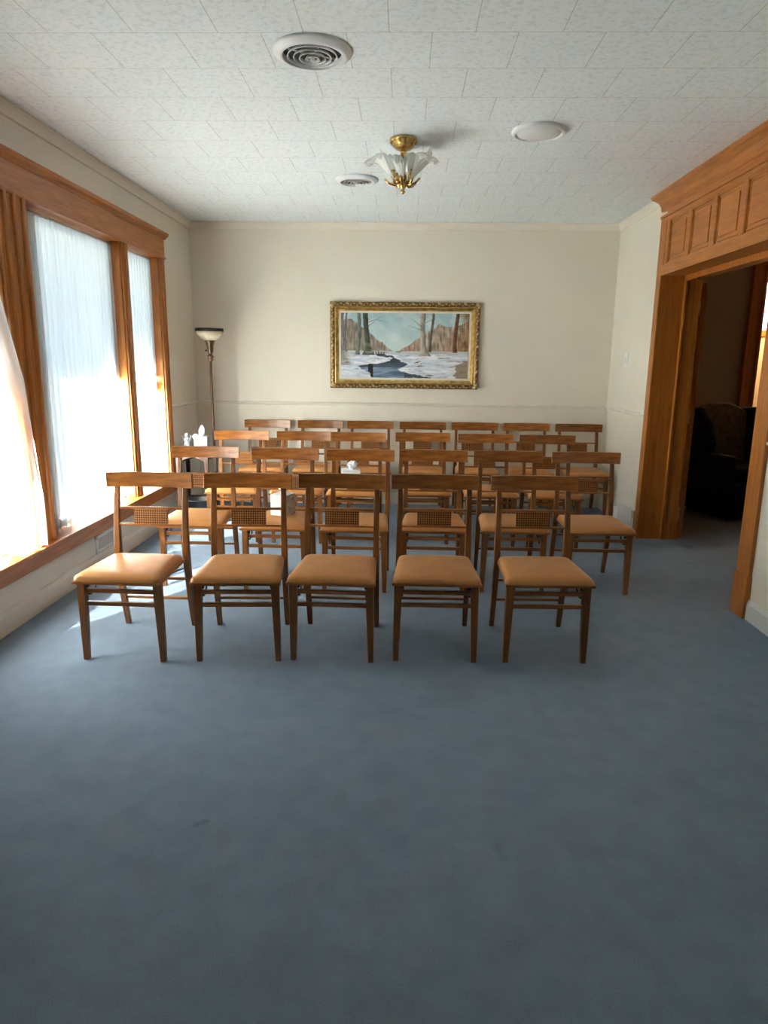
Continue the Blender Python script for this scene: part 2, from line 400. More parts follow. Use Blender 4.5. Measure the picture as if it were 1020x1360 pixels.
for k in range(n):   # raised fields
    a = OY0 + .045 + pit * k + .030; b = a + pit - .060; z0_, z1_ = OZ + .075, 2.50
    for i, (w_, h_) in enumerate(((.000, .020), (.018, .014))):
        add_box(bm, xr - h_, xr, a + w_, a + w_ + .010, z0_ + w_, z1_ - w_); add_box(bm, xr - h_, xr, b - w_ - .010, b - w_, z0_ + w_, z1_ - w_)
        add_box(bm, xr - h_, xr, a + w_, b - w_, z0_ + w_, z0_ + w_ + .010); add_box(bm, xr - h_, xr, a + w_, b - w_, z1_ - w_ - .010, z1_ - w_)
    add_box(bm, xr - .017, xr, a + .045, b - .045, z0_ + .045, z1_ - .045)
struct('trim_17', bm, M['oak_h'], bevel=.002)
bm = bm_new()    # cornice up to the ceiling, returned at its end
cor = [(0, 2.59), (.024, 2.59), (.026, 2.60), (.030, 2.625), (.045, 2.655), (.072, 2.678), (.086, 2.684), (.088, 2.696), (.096, 2.699), (.096, H), (0, H)]
def cornice_ring(y, end): return [(xr - p[0], y + (p[0] if end > 0 else -p[0]), p[1]) for p in cor]
loft(bm, [cornice_ring(3.80, -1), cornice_ring(5.755, 1)])
struct('trim_18', bm, M['oak_h'])
bm = bm_new()    # deep jamb lining
add_box(bm, xr, xr + .29, OY1, OY1 + .02, 0, OZ); add_box(bm, xr, xr + .29, OY0 - .02, OY0, 0, OZ); add_box(bm, xr, xr + .29, OY0, OY1, OZ, OZ + .02)
struct('trim_19', bm, M['oak_v'])
bm = bm_new()    # inner door frame
add_box(bm, xr + .165, xr + .29, OY1 - .018, OY1, 0, OZ); add_box(bm, xr + .165, xr + .29, OY0, OY0 + .018, 0, OZ); add_box(bm, xr + .165, xr + .29, OY0, OY1, OZ - .03, OZ)
add_box(bm, xr + .158, xr + .176, OY1 - .030, OY1, 0, OZ); add_box(bm, xr + .158, xr + .176, OY0, OY0 + .030, 0, OZ); add_box(bm, xr + .158, xr + .176, OY0, OY1, OZ - .042, OZ)
struct('trim_20', bm, M['oak_v'], bevel=.003)
# door leaf folded right back into the next room
dr = bpy.data.objects.new('door_1', None); COL.objects.link(dr); dr.location = (xr + .300, OY1 + .01, 0); dr['kind'] = 'structure'
bm = bm_new(); add_box(bm, 0, .038, 0, .84, .012, OZ - .05); o = build('door_leaf', bm, M['oak_v'], dr, .003)
bm = bm_new()
for a, b, c, d in ((0.0, .12, .012, 2.0), (.72, .84, .012, 2.0), (.1, .75, .012, .25), (.1, .75, .95, 1.1), (.1, .75, 1.9, 2.05)): add_box(bm, .036, .048, a, b, c, d)
build('door_stile', bm, M['oak_v'], dr, .003)
for z in (.22, 1.02, 1.86):
    bm = bm_new(); add_box(bm, -.016, .004, -.012, .0005, z - .05, z + .05); tube(bm, [(-.008, -.014, z - .055), (-.008, -.014, z + .055)], .008, 8)
    build('hinge', bm, M['steel'], dr, label='bright steel hinge')

# ---- the next room
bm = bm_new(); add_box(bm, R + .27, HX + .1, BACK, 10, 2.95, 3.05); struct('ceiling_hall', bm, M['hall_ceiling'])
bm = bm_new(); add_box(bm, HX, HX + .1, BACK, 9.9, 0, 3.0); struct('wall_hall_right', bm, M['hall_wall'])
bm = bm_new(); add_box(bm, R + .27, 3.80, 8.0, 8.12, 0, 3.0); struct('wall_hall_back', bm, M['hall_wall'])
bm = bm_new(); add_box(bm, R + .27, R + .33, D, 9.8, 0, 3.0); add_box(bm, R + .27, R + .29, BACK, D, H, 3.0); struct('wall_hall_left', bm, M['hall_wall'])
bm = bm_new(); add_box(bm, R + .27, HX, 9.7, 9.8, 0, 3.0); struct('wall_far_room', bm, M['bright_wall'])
bm = bm_new(); add_box(bm, 3.79, 3.92, 7.96, 8.14, 0, 2.95); add_box(bm, 3.775, 3.815, 7.94, 8.0, 0, 2.95); add_box(bm, 3.90, 3.93, 7.94, 8.0, 0, 2.95); struct('trim_21', bm, M['oak_v'], bevel=.004)
bm = bm_new(); add_box(bm, 3.79, HX, 7.96, 8.14, 2.75, 3.0); struct('trim_22', bm, M['oak_x'], bevel=.004)
# stained glass window in the far wall
sg = bpy.data.objects.new('window_4', None); COL.objects.link(sg); sg.location = (5.05, 9.69, 1.90); sg['kind'] = 'structure'
bm = bm_new()
for a, b, c, d in ((-.40, .40, -.08, 0), (-.40, .40, .62, .70), (-.40, -.33, -.08, .7), (.33, .40, -.08, .7)): add_box(bm, a, b, -.03, .01, c, d)
build('window_frame', bm, M['oak_x'], sg, .004)
m = M['stained'] = mat('stained_glass', (.8, .3, .45), .3)
vo = N(m, 'ShaderNodeTexVoronoi'); vo.inputs['Scale'].default_value = 9; lk(m, coords(m), vo.inputs[0])
sp = N(m, 'ShaderNodeSeparateColor'); lk(m, vo.outputs['Color'], sp.inputs[0])
r_ = ramp(m, sp.outputs[0], [(.1, (.75, .08, .22)), (.45, (1, .45, .7)), (.75, (1, .9, .95)), (.9, (.35, .4, .9))])
lk(m, r_.outputs[0], bsdf(m).inputs['Emission Color']); bsdf(m).inputs['Emission Strength'].default_value = 1.6  # glass made to glow, standing in for daylight behind it
bm = bm_new(); add_box(bm, -.34, .34, -.006, .004, 0, .63); build('window_pane', bm, M['stained'], sg)
# small glowing ceiling globe of the far room
gl = thing('globe_lamp', 'small glowing warm globe lamp beyond the dark doorway, right edge', 'lamp', (4.47, 9.0, 2.36))
m = M['glow'] = mat('lit_globe', (1, .8, .5)); bsdf(m).inputs['Emission Color'].default_value = (1, .72, .38, 1); bsdf(m).inputs['Emission Strength'].default_value = 6
bm = bm_new(); bmesh.ops.create_uvsphere(bm, u_segments=20, v_segments=12, radius=.045); build('globe_shade', bm, M['glow'], gl)
bm = bm_new(); tube(bm, [(0, 0, .04), (0, 0, .59)], .006, 8); revolve(bm, [(.01, .55), (.05, .575), (.055, .59)], 20); build('stem', bm, M['brass'], gl)
gp = bpy.data.lights.new('far_room_light', 'POINT'); gp.energy = 18; gp.color = (1, .78, .48); gp.shadow_soft_size = .08
go = bpy.data.objects.new('far_room_light', gp); COL.objects.link(go); go.location = (4.75, 8.95, 2.2)

# ------------------------------------------------------------------ chairs
def make_chair():
    t = thing('folding_chair', 'x', 'chair', group='wooden folding chairs in four rows')
    V, Hh = M['chair_v'], M['chair_h']
    # seat pad (tan vinyl)
    bm = bm_new(); nx, ny = 22, 20; g = []
    yf, yb_ = -.048, .360
    def pos(u, v, k=1.0):
        y = yf + (yb_ - yf) * (v * .5 + .5); w = .211 + (.186 - .211) * (v * .5 + .5)
        return w * u * k, (y - (yf + yb_) / 2) * k + (yf + yb_) / 2
    def h(u, v): return .031 * max(0, (1 - abs(u) ** 12) * (1 - abs(v) ** 12)) ** .45 + .008 * (1 - u * u) * (1 - v * v)
    for j in range(ny + 1):
        row = []
        for i in range(nx + 1):
            u = math.sin((i / nx - .5) * PI); v = math.sin((j / ny - .5) * PI)
            # round the corners
            d = max(0, abs(u) - .90) * max(0, abs(v) - .90) * 4
            x, y = pos(u * (1 - d), v * (1 - d)); row.append(bm.verts.new((x, y, .413 + h(u, v))))
        g.append(row)
    for j in range(ny):
        for i in range(nx):
            f = bm.faces.new((g[j][i], g[j][i + 1], g[j + 1][i + 1], g[j + 1][i])); f.smooth = True
    edge = [g[0][i] for i in range(nx + 1)] + [g[j][nx] for j in range(1, ny + 1)] + [g[ny][i] for i in range(nx - 1, -1, -1)] + [g[j][0] for j in range(ny - 1, 0, -1)]
    low = [bm.verts.new((v_.co.x, v_.co.y, .404)) for v_ in edge]
    for i in range(len(edge)):
        j = (i + 1) % len(edge); bm.faces.new((edge[j], edge[i], low[i], low[j])).smooth = True
    bm.faces.new(low)
    build('seat', bm, M['vinyl'], t, label='padded tan vinyl seat')
    # seat frame
    bm = bm_new()
    rect = lambda z, k: [(-.214 * k, -.050, z), (.214 * k, -.050, z), (.190 * k, .362, z), (-.190 * k, .362, z)]
    loft(bm, [rect(.395, .99), rect(.410, 1.0)]); build('seat_frame', bm, Hh, t, .004)
    # legs
    for s in (-1, 1):
        bm = bm_new(); rect_post(bm, [(s * .190, 0, 0, .026, .027), (s * .188, 0, .12, .032, .031), (s * .184, -.002, .30, .037, .036), (s * .183, -.002, .396, .038, .038)])
        build('leg', bm, V, t, .003)
    P = [(.470, 0, .025, .026), (.452, .08, .028, .029), (.425, .22, .030, .032), (.408, .36, .032, .036), (.404, .45, .032, .034), (.411, .58, .029, .028), (.428, .70, .028, .024), (.448, .80, .027, .020)]
    for s in (-1, 1):
        bm = bm_new(); rect_post(bm, [(s * (.186 - .004 * i / 7), y, z, a, b) for i, (y, z, a, b) in enumerate(P)])
        build('leg', bm, V, t, .003, label='rear leg running up into the back post')
    # top rail, gently curved
    bm = bm_new(); rings = []
    for i in range(15):
        u = i / 7 - 1; x = u * .229; y = .446 - .024 * u * u
        rings.append([(x, y - .011, .776), (x, y + .011, .776), (x, y + .013, .8525), (x, y - .009, .8525)])
    loft(bm, rings); build('top_rail', bm, Hh, t, .003)
    # slim cross rails and woven back panel
    for z, y in ((.667, .421), (.578, .411)):
        bm = bm_new(); add_box(bm, -.172, .172, y - .008, y + .008, z - .006, z + .006); build('cross_rail', bm, Hh, t, .002)
    bm = bm_new(); loft(bm, [[(-.090, .406, .584), (.090, .406, .584), (.090, .418, .584), (-.090, .418, .584)], [(-.090, .414, .661), (.090, .414, .661), (.090, .426, .661), (-.090, .426, .661)]])
    build('back_panel', bm, M['cane'], t, .001)
    # stretchers
    for z in (.352, .288):
        bm = bm_new(); add_box(bm, -.168, .168, -.010, .008, z - .010, z + .010); build('stretcher', bm, Hh, t, .002)
    for z, y in ((.168, .436), (.285, .416)):
        bm = bm_new(); add_box(bm, -.172, .172, y - .008, y + .008, z - .007, z + .007); build('stretcher', bm, Hh, t, .002)
    # folding braces
    for s in (-1, 1):
        bm = bm_new(); x = s * .163
        tube(bm, [(x, .012, .330), (x, .03, .322), (x, .06, .325), (x, .085, .345), (x, .10, .375), (x, .12, .390)], .0045, 6)
        tube(bm, [(x, .10, .388), (x, .20, .375), (x, .31, .362), (x, .40, .345)], .0045, 6)
        tube(bm, [(x - .006, .012, .372), (x + .006, .012, .372)], .008, 8)
        build('folding_brace', bm, M['black_metal'], t, label='black metal folding brace')
    return t
ROWS = [
    ('front row', [(-1.322, 3.508), (-.813, 3.533), (-.320, 3.557), (.167, 3.580), (.689, 3.594)]),
    ('second row', [(-1.353, 4.640), (-.802, 4.599), (-.290, 4.588), (.201, 4.616), (.702, 4.634), (1.223, 4.634)]),
    ('third row', [(-1.363, 5.750), (-.839, 5.750), (-.379, 5.729), (.157, 5.790), (.677, 5.752), (1.185, 5.730)]),
    ('back row', [(-1.364, 6.855), (-.834, 6.860), (-.337, 6.860), (.184, 6.860), (.699, 6.860), (1.209, 6.860), (1.717, 6.841)])]
ORD = {5: ['nearest the window', 'second from the window', 'in the middle of the row', 'second from the doorway side', 'nearest the doorway'],
       6: ['nearest the window', 'second from the window', 'third from the window', 'third from the doorway side', 'second from the doorway side', 'nearest the doorway'],
       7: ['nearest the floor lamp', 'second from the left', 'third from the left', 'in the middle of the row', 'third from the right', 'second from the right', 'nearest the right wall']}
YAW = {(0, 0): -.028, (0, 1): .065, (0, 2): -.03, (0, 3): .0, (0, 4): .03, (1, 0): .03, (1, 2): -.02, (1, 5): .02, (2, 0): .02, (2, 2): -.03, (2, 4): .03}
XTRA = {(1, 1): 'with cube tissue box on seat, ', (2, 2): 'with tissue box on seat, ', (0, 0): 'glare on its seat, ', (0, 4): 'dull tan seat, '}
base = make_chair(); first = True
for ri, (rn, pts) in enumerate(ROWS):
    for ci, (x, y) in enumerate(pts):
        yaw = YAW.get((ri, ci), random.uniform(-.02, .02))
        lab = 'brown wooden folding chair ' + XTRA.get((ri, ci), 'with tan seat, ') + rn + ', ' + ORD[len(pts)][ci]
        oy = y - .446
        ox = x + math.sin(yaw) * .446
        if first: base.location = (ox, oy, 0); base.rotation_euler = (0, 0, yaw); base['label'] = lab; first = False
        else: dup(base, (ox, oy, 0), yaw, lab)

# ------------------------------------------------------------------ tissue boxes
def tissue_tuft(bm, c, r, h, seed):
    rnd = random.Random(seed); rings = []; n = 14
    offs = [rnd.uniform(.6, 1.35) for _ in range(n)]
    for k, (rr, zz) in enumerate(((.35, 0), (.6, .25), (1.0, .55), (.75, .8), (.28, 1.0))):
        rings.append([(c[0] + r * rr * (offs[i] if k else 1) * math.cos(2 * PI * i / n) + .25 * r * (k / 4), c[1] + r * rr * offs[(i + k) % n] * math.sin(2 * PI * i / n), c[2] + h * zz * (1 + .18 * math.sin(i * 2.1 + k))) for i in range(n)])
    loft(bm, rings, True, True, 0, False)
t = thing('tissue_box', 'cube tissue box with grey patterned side, on second-row seat near window', 'tissue box', (-.775, 4.315, .4585), math.radians(-22))
bm = bm_new(); add_box(bm, -.058, .058, -.058, .058, 0, .135)
o = build('box', bm, [M['card'], M['card_white']], t, .002)
for f in o.data.polygons:
    if f.normal.y < -.5 or f.normal.z > .5: f.material_index = 1  # lit front and top coloured white; other sides keep the grey pattern
bm = bm_new(); tissue_tuft(bm, (0, 0, .134), .028, .065, 3); build('tissue', bm, M['tissue'], t)
t = thing('tissue_box', 'white tissue box with puffed tissue, on third-row seat at centre left', 'tissue box', (-.425, 5.46, .4585), math.radians(6))
bm = bm_new(); add_box(bm, -.075, .075, -.06, .06, 0, .125); build('box', bm, M['card_white'], t, .003)
bm = bm_new(); tissue_tuft(bm, (.01, 0, .124), .042, .062, 5); build('tissue', bm, M['tissue'], t)

# ------------------------------------------------------------------ corner side table
tx, ty, tz = -1.905, 6.22, .625
t = thing('side_table', 'small dark wooden side table with arched apron in the corner', 'table', (tx, ty, 0))
bm = bm_new(); add_box(bm, -.155, .155, -.17, .17, tz - .022, tz); build('table_top', bm, M['dark_wood'], t, .006)
bm = bm_new()
def arch(y0, y1, w):
    n = 12; top = tz - .022
    ring = lambda y: [(-w, y, top), (w, y, top), (w, y, top - .12)] + [(w - 2 * w * k / n, y, top - .12 + .085 * math.sin(PI * k / n) ** .5) for k in range(1, n)] + [(-w, y, top - .12)]
    a = [bm.verts.new(p) for p in ring(y0)]; b = [bm.verts.new(p) for p in ring(y1)]
    k = len(a)
    for i in range(k): bm.faces.new((a[i], a[(i + 1) % k], b[(i + 1) % k], b[i]))
    for v_ in (a, b):
        f = bm.faces.new(v_); bmesh.ops.triangulate(bm, faces=[f])
arch(-.15, -.135, .13); arch(.135, .15, .13)
add_box(bm, -.14, -.125, -.14, .14, tz - .08, tz - .022); add_box(bm, .125, .14, -.14, .14, tz - .08, tz - .022)
build('apron', bm, M['dark_wood'], t)
for sx in (-1, 1):
    for sy in (-1, 1):
        bm = bm_new(); rect_post(bm, [(sx * .140, sy * .150, 0, .024, .024), (sx * .130, sy * .142, .2, .024, .024), (sx * .130, sy * .142, .4, .032, .032), (sx * .130, sy * .142, tz - .022, .036, .036)])
        build('leg', bm, M['dark_wood'], t, .003)
bm = bm_new(); add_box(bm, -.12, .12, -.13, .13, .16, .175); build('shelf', bm, M['dark_wood'], t, .003)
bm = bm_new(); revolve(bm, [(.001, 0), (.085, 0), (.105, .22), (.110, .225), (.110, .235), (.100, .235), (.082, .012), (.001, .012)], 28)
o = tag(build('wastebasket', bm, M['basket']), 'black round wastebasket standing in the corner beyond the second-row window chair', 'wastebasket')
o.location = (-1.80, 5.86, 0)
t = thing('tissue_box', 'tissue box in pale lilac cover with peaked tissue, on dark corner table', 'tissue box', (-1.845, 6.20, tz), .1)
bm = bm_new(); add_box(bm, -.062, .062, -.062, .062, 0, .125); build('cover', bm, M['cover'], t, .014, 3)
bm = bm_new(); rings = []
for k, (rx, ry, zz) in enumerate(((.014, .014, 0), (.022, .016, .025), (.026, .012, .05), (.016, .007, .075), (.003, .002, .098))):
    rings.append([(rx * math.cos(a * PI / 5) * (1 + .25 * math.sin(a * 3)) + .008 * k / 4, ry * math.sin(a * PI / 5), .123 + zz + .01 * math.sin(a * 2 + k)) for a in range(10)])
loft(bm, rings, True, True, 0, False); build('tissue', bm, M['tissue'], t)
# crumpled tissue hanging out at the cover's left side
bm = bm_new(); tissue_tuft(bm, (-.055, -.01, .09), .032, .05, 11); build('loose_tissue', bm, M['tissue'], t)
t = thing('figurine', 'small white praying angel figurine on corner table beside the tissue box', 'figurine', (-1.985, 6.20, tz))
bm = bm_new(); revolve(bm, [(.002, 0), (.032, 0), (.034, .01), (.024, .05), (.020, .085), (.024, .098), (.018, .112), (.008, .118), (.002, .12)], 20); build('robe', bm, M['porcelain'], t)
bm = bm_new(); bmesh.ops.create_uvsphere(bm, u_segments=16, v_segments=10, radius=.019, matrix=Matrix.Translation((.002, -.004, .135))); build('head', bm, M['porcelain'], t)
for s in (-1, 1):
    bm = bm_new(); tube(bm, [(s * .010, .014, .070), (s * .030, .020, .100), (s * .036, .020, .125), (s * .026, .018, .118)], [.006, .012, .009, .003], 8); build('wing', bm, M['porcelain'], t)
bm = bm_new(); tube(bm, [(-.020, -.006, .095), (-.012, -.026, .078), (0, -.030, .092)], [.008, .008, .006], 8); tube(bm, [(.020, -.006, .095), (.012, -.026, .078), (0, -.030, .092)], [.008, .008, .006], 8); build('arms', bm, M['porcelain'], t)

# ------------------------------------------------------------------ floor lamp
t = thing('floor_lamp', 'tall bronze torchiere floor lamp with cream glass bowl in back left corner', 'lamp', (-1.832, 6.55, 0))
bm = bm_new(); revolve(bm, [(.001, 0), (.14, 0), (.142, .012), (.125, .024), (.06, .035), (.03, .055), (.014, .08), (.012, .09)], 36); build('base', bm, M['bronze'], t)
bm = bm_new(); revolve(bm, [(.011, .08), (.0125, .9), (.0115, .905), (.0115, 1.42), (.011, 1.425)], 18); build('pole', bm, M['bronze'], t)
bm = bm_new(); revolve(bm, [(.010, 1.41), (.018, 1.415), (.024, 1.43), (.022, 1.445), (.030, 1.455), (.030, 1.465), (.018, 1.475), (.016, 1.49), (.026, 1.50), (.030, 1.525), (.030, 1.56), (.036, 1.575), (.040, 1.595), (.052, 1.602), (.052, 1.608), (.001, 1.608)], 28); build('neck', bm, M['bronze'], t)
bm = bm_new(); tube(bm, [(-.028, 0, 1.515), (-.048, -.006, 1.515)], .006, 8); build('switch_key', bm, M['bronze_dark'], t)
bm = bm_new(); revolve(bm, [(.050, 1.606), (.085, 1.625), (.112, 1.655), (.126, 1.69), (.120, 1.69), (.106, 1.659), (.080, 1.632), (.045, 1.614)], 44, cap=False); 
build('lamp_shade', bm, M['alabaster'], t, label='cream marbled glass bowl shade')
bm = bm_new(); revolve(bm, [(.122, 1.688), (.130, 1.688), (.130, 1.716), (.122, 1.716), (.122, 1.688)], 44, cap=False); build('shade_rim', bm, M['bronze_dark'], t)

# ------------------------------------------------------------------ painting
px0, px1, pz0, pz1 = -.738, .714, 1.172, 1.994
PC = (-.012, D - .004, (pz0 + pz1) / 2)
t = thing('framed_painting', 'winter forest stream landscape painting in ornate gilt frame on back wall', 'painting', PC)
hw, hh = (px1 - px0) / 2, (pz1 - pz0) / 2
def frame_ring(bm, prof, mi=0):   # prof: (inset, projection toward the room)
    rings = []
    for sx, sz in ((-1, -1), (1, -1), (1, 1), (-1, 1), (-1, -1)):
        rings.append([(sx * (hw - i), -d, sz * (hh - i)) for i, d in prof])
    loft(bm, rings, False, True, mi)
bm = bm_new(); frame_ring(bm, [(0, 0), (0, .022), (.012, .040), (.030, .046), (.046, .034), (.046, 0)]); build('outer_frame', bm, M['gold_dark'], t)
bm = bm_new()   # carved scroll relief around the outer frame
def bumpat(x, z, r, k):
    mtx = Matrix.Translation((x, -.043, z)) @ Matrix.Rotation(k, 4, 'Y') @ Matrix.Diagonal((1.5, .55, .75, 1))
    bmesh.ops.create_icosphere(bm, subdivisions=1, radius=r, matrix=mtx)
nx = 44
for i in range(nx):
    x = -hw + .03 + (2 * hw - .06) * (i + .5) / nx
    for s in (-1, 1):
        bumpat(x, s * (hh - .023) + .006 * (-1) ** i, .009 if i % 4 else .016, .6 * (-1) ** i)
nz = 25
for i in range(nz):
    z = -hh + .03 + (2 * hh - .06) * (i + .5) / nz
    for s in (-1, 1):
        bumpat(s * (hw - .023) + .006 * (-1) ** i, z, .009 if i % 4 else .016, PI / 2 + .6 * (-1) ** i)
for sx in (-1, 1):
    for sz in (-1, 1): bumpat(sx * (hw - .024), sz * (hh - .024), .022, .78 * sx * sz)
for f in bm.faces: f.smooth = True
build('carved_relief', bm, M['gold_light'], t, label='gilt carved scrolls')
bm = bm_new(); frame_ring(bm, [(.046, 0), (.046, .036), (.054, .040), (.060, .034), (.070, .024), (.084, .020), (.084, 0)]); build('inner_moulding', bm, M['gold'], t)
bm = bm_new(); frame_ring(bm, [(.084, 0), (.084, .018), (.106, .012), (.106, 0)]); build('liner', bm, M['linen'], t)
# canvas: the picture itself, computed per vertex
def lerp(a, b, t_): t_ = max(0, min(1, t_)); return tuple(x + (y - x) * t_ for x, y in zip(a, b))
from mathutils import noise as mn
def nz3(x, y, s, k=0): return mn.noise(Vector((x * s, y * s, k)))
def fbm(x, y, s, k=0): return nz3(x, y, s, k) + .5 * nz3(x, y, s * 2.1, k + 3) + .25 * nz3(x, y, s * 4.3, k + 7)
def picture(u, v):
    """u 0..1 left-right, v 0..1 bottom-top"""
    c = lerp((.74, .81, .80), (.62, .73, .76), (v - .5) * 2 + .6 * fbm(u * 2, v, 5, 1))
    c = lerp(c, (.80, .84, .84), .5 + 1.3 * fbm(u * 1.8, v, 4, 9) - .6)
    # wooded slopes falling to the gap near u=.43
    edge = .42 + max(0, abs(u - .435) - .025) * (1.5 if u < .435 else 1.35)
    if u > .435: edge = min(edge, .84 + .06 * math.sin(u * 20)); 
    else: edge = min(edge, .86 + .05 * math.sin(u * 30))
    edge += .03 * fbm(u, .3, 18, 2)
    if v < edge:
        w = .5 + .9 * nz3(u * 1.0, v * .12, 60, 3) + .4 * fbm(u, v, 10, 4)
        c = lerp((.47, .41, .35), (.78, .71, .63), w + .5 * nz3(u, v * .05, 140, 31))
        if u > .5: c = lerp(c, (.62, .42, .36), max(0, min(1, (.68 - v) * 4)) * .6 * max(0, min(1, (nz3(u, v, 5, 5) + .35) * 1.2)))
        if u < .3: c = lerp(c, (.42, .41, .38), .45)
    k_r = (u - .875 + .09 * fbm(u, v * .5, 8, 21)) * 8
    if k_r > 0 and v > .30 + .06 * fbm(u, v, 9, 22):   # rust foliage on the right
        c = lerp(c, lerp((.42, .29, .18), (.66, .50, .34), .5 + 1.2 * fbm(u * 2.5, v, 12, 6)), min(.8, k_r))
    hor = .42 + .01 * fbm(u, 0, 8, 8)
    if v < hor:      # snow
        c = lerp((.72, .76, .82), (.90, .91, .92), .5 + 1.0 * fbm(u * 1.0, v * 2.6, 9, 10))
        c = lerp(c, (.52, .45, .40), max(0, fbm(u, v * 3, 12, 12) - .35) * 2)
        if v > .375: c = lerp(c, (.52, .52, .50), .35)
        if u < .13 and .2 < v: c = lerp(c, (.46, .43, .38), max(0, min(.7, (.10 - u) * 9 + .5 * fbm(u, v, 10, 23))))
    # stream: from (.42,.36) winding down
    def inpoly(q, P_):
        ins = False; n = len(P_)
        for i in range(n):
            (x1, y1), (x2, y2) = P_[i], P_[(i + 1) % n]
            if (y1 > q[1]) != (y2 > q[1]) and q[0] < (x2 - x1) * (q[1] - y1) / (y2 - y1) + x1: ins = not ins
        return ins
    W = [(.40, .345), (.30, .375), (.26, .36), (.36, .32), (.41, .31), (.38, .26), (.30, .225), (.14, .19), (.16, .14), (.22, .08), (.25, 0), (.72, 0), (.62, .05), (.50, .09), (.44, .13), (.50, .18), (.53, .215), (.47, .27), (.43, .31)]
    j = .012 * fbm(u, v, 20, 13)
    if inpoly((u + j, v + j), W):
        c = lerp((.32, .39, .47), (.52, .60, .70), .5 + 1.2 * fbm(u * .8, v * 2, 7, 14))
        if v > .17 or u > .5: c = lerp(c, (.16, .17, .17), .6)
        if .215 < u < .255: c = (.14, .15, .14)
    # tree trunks (u, half width, bottom v, colour, flare)
    for cu, w_, vb, cc, fl in ((.020, .012, .42, (.33, .33, .32), 0), (.045, .006, .40, (.28, .28, .27), 0), (.135, .013, .36, (.30, .31, .28), .6), (.205, .020, .36, (.21, .22, .18), 1.6), (.650, .021, .345, (.44, .42, .38), 1.6), (.712, .010, .41, (.28, .26, .22), .3), (.905, .014, .40, (.30, .20, .12), .4)):
        lean = .012 * math.sin(v * 5 + cu * 30)
        wv = w_ * (1 + fl * max(0, 1 - (v - vb) / .16) ** 2)
        if v > vb and abs(u - cu - lean) < wv:
            s = (u - cu - lean) / wv
            c = lerp(cc, tuple(min(1, k_ * 1.7) for k_ in cc), .5 - .5 * s + .5 * fbm(u * 3, v * .6, 14, 15))
            if cu in (.205, .650) and v < .62: c = lerp(c, (.70, .71, .68), max(0, fbm(u, v, 9, 16)) * 1.3)
    # fine branches against the sky
    for bx, by, dx, dy in ((.22, .86, .12, .10), (.28, .90, .09, -.05), (.20, .78, .10, .14), (.64, .74, -.12, .08), (.63, .80, -.09, .14), (.66, .86, .08, .08)):
        t_ = ((u - bx) * dx + (v - by) * dy) / (dx * dx + dy * dy)
        if 0 < t_ < 1 and abs((u - bx) * dy - (v - by) * dx) / math.hypot(dx, dy) < .004 * (1.2 - t_): c = lerp(c, (.38, .36, .33), .75)
    if u > .90 + .04 * fbm(u, v, 12, 24) and v < .20 + (u - .9) * .8: c = lerp(c, (.52, .42, .31), .75)
    if .58 < u < .64 and .2 < v < .27 and fbm(u, v, 30, 17) > .1: c = (.40, .30, .26)
    if .25 < u < .36 and .37 < v < .41 and math.sin(u * 300) > 0: c = (.36, .30, .26)
    return c
CW, CH = hw - .104, hh - .104
bm = bm_new(); NX, NY = 300, 158
cl = bm.loops.layers.float_color.new('picture')
gv = [[bm.verts.new((-CW + 2 * CW * i / NX, -.014, -CH + 2 * CH * j / NY)) for i in range(NX + 1)] for j in range(NY + 1)]
def lin(c): return tuple(max(0, min(1, x)) ** 2.2 for x in c)
pc = [[(*lin(picture(i / NX, j / NY)), 1) for i in range(NX + 1)] for j in range(NY + 1)]
for j in range(NY):
    for i in range(NX):
        f = bm.faces.new((gv[j][i], gv[j][i + 1], gv[j + 1][i + 1], gv[j + 1][i]))
        for lp, (jj, ii) in zip(f.loops, ((j, i), (j, i + 1), (j + 1, i + 1), (j + 1, i))): lp[cl] = pc[jj][ii]
m = M['canvas'] = mat('oil_paint', (.5, .5, .5), .6, spec=.3)
at = N(m, 'ShaderNodeVertexColor'); at.layer_name = 'picture'; lk(m, at.outputs[0], bsdf(m).inputs['Base Color'])
bump(m, noise(m, coords(m), 60, 4), .2, .002)
me = bpy.data.meshes.new('canvas'); bm.to_mesh(me); bm.free(); me.materials.append(m)
o = bpy.data.objects.new('canvas', me); COL.objects.link(o); o.parent = t
so = o.modifiers.new('thickness', 'SOLIDIFY'); so.thickness = .008; so.offset = -1 if False else 1

# ------------------------------------------------------------------ ceiling fixtures
def vent(label, x, y, r):
    t = thing('ceiling_vent', label, 'vent', (x, y, H), group='round air vents in the tiled ceiling')
    k = r / .165
    bm = bm_new(); revolve(bm, [(.165 * k, 0), (.168 * k, -.006), (.160 * k, -.014), (.142 * k, -.024), (.129 * k, -.028), (.125 * k, -.024), (.124 * k, -.002)], 56, cap=False)
    build('flange', bm, M['metal_white'], t)
    bm = bm_new(); revolve(bm, [(.001, -.0005), (.126 * k, -.0005), (.126 * k, -.003), (.001, -.004)], 40); build('duct_shade_disc', bm, M['duct_shade'], t)  # flat dark disc stands in for the shade inside the vent
    for rr, dz in ((.103, -.024), (.078, -.027), (.053, -.030), (.028, -.033)):
        a = rr * k
        bm = bm_new(); revolve(bm, [(a + .003, dz - .004), (a + .004, dz - .003), (a - .001, dz + .007), (a - .003, dz + .007), (a, dz - .004), (a + .003, dz - .004)], 48, cap=False)
        build('louver_ring', bm, M['metal_white'], t)
    bm = bm_new(); revolve(bm, [(.001, -.040), (.010, -.040), (.011, -.030), (.004, -.010), (.001, -.004)], 20)
    for a in (0, PI / 2):
        c, s = math.cos(a + .5) * .108 * k, math.sin(a + .5) * .108 * k
        tube(bm, [(-c, -s, -.014), (c, s, -.014)], .003, 6)
    build('damper_hub', bm, M['metal_white'], t)
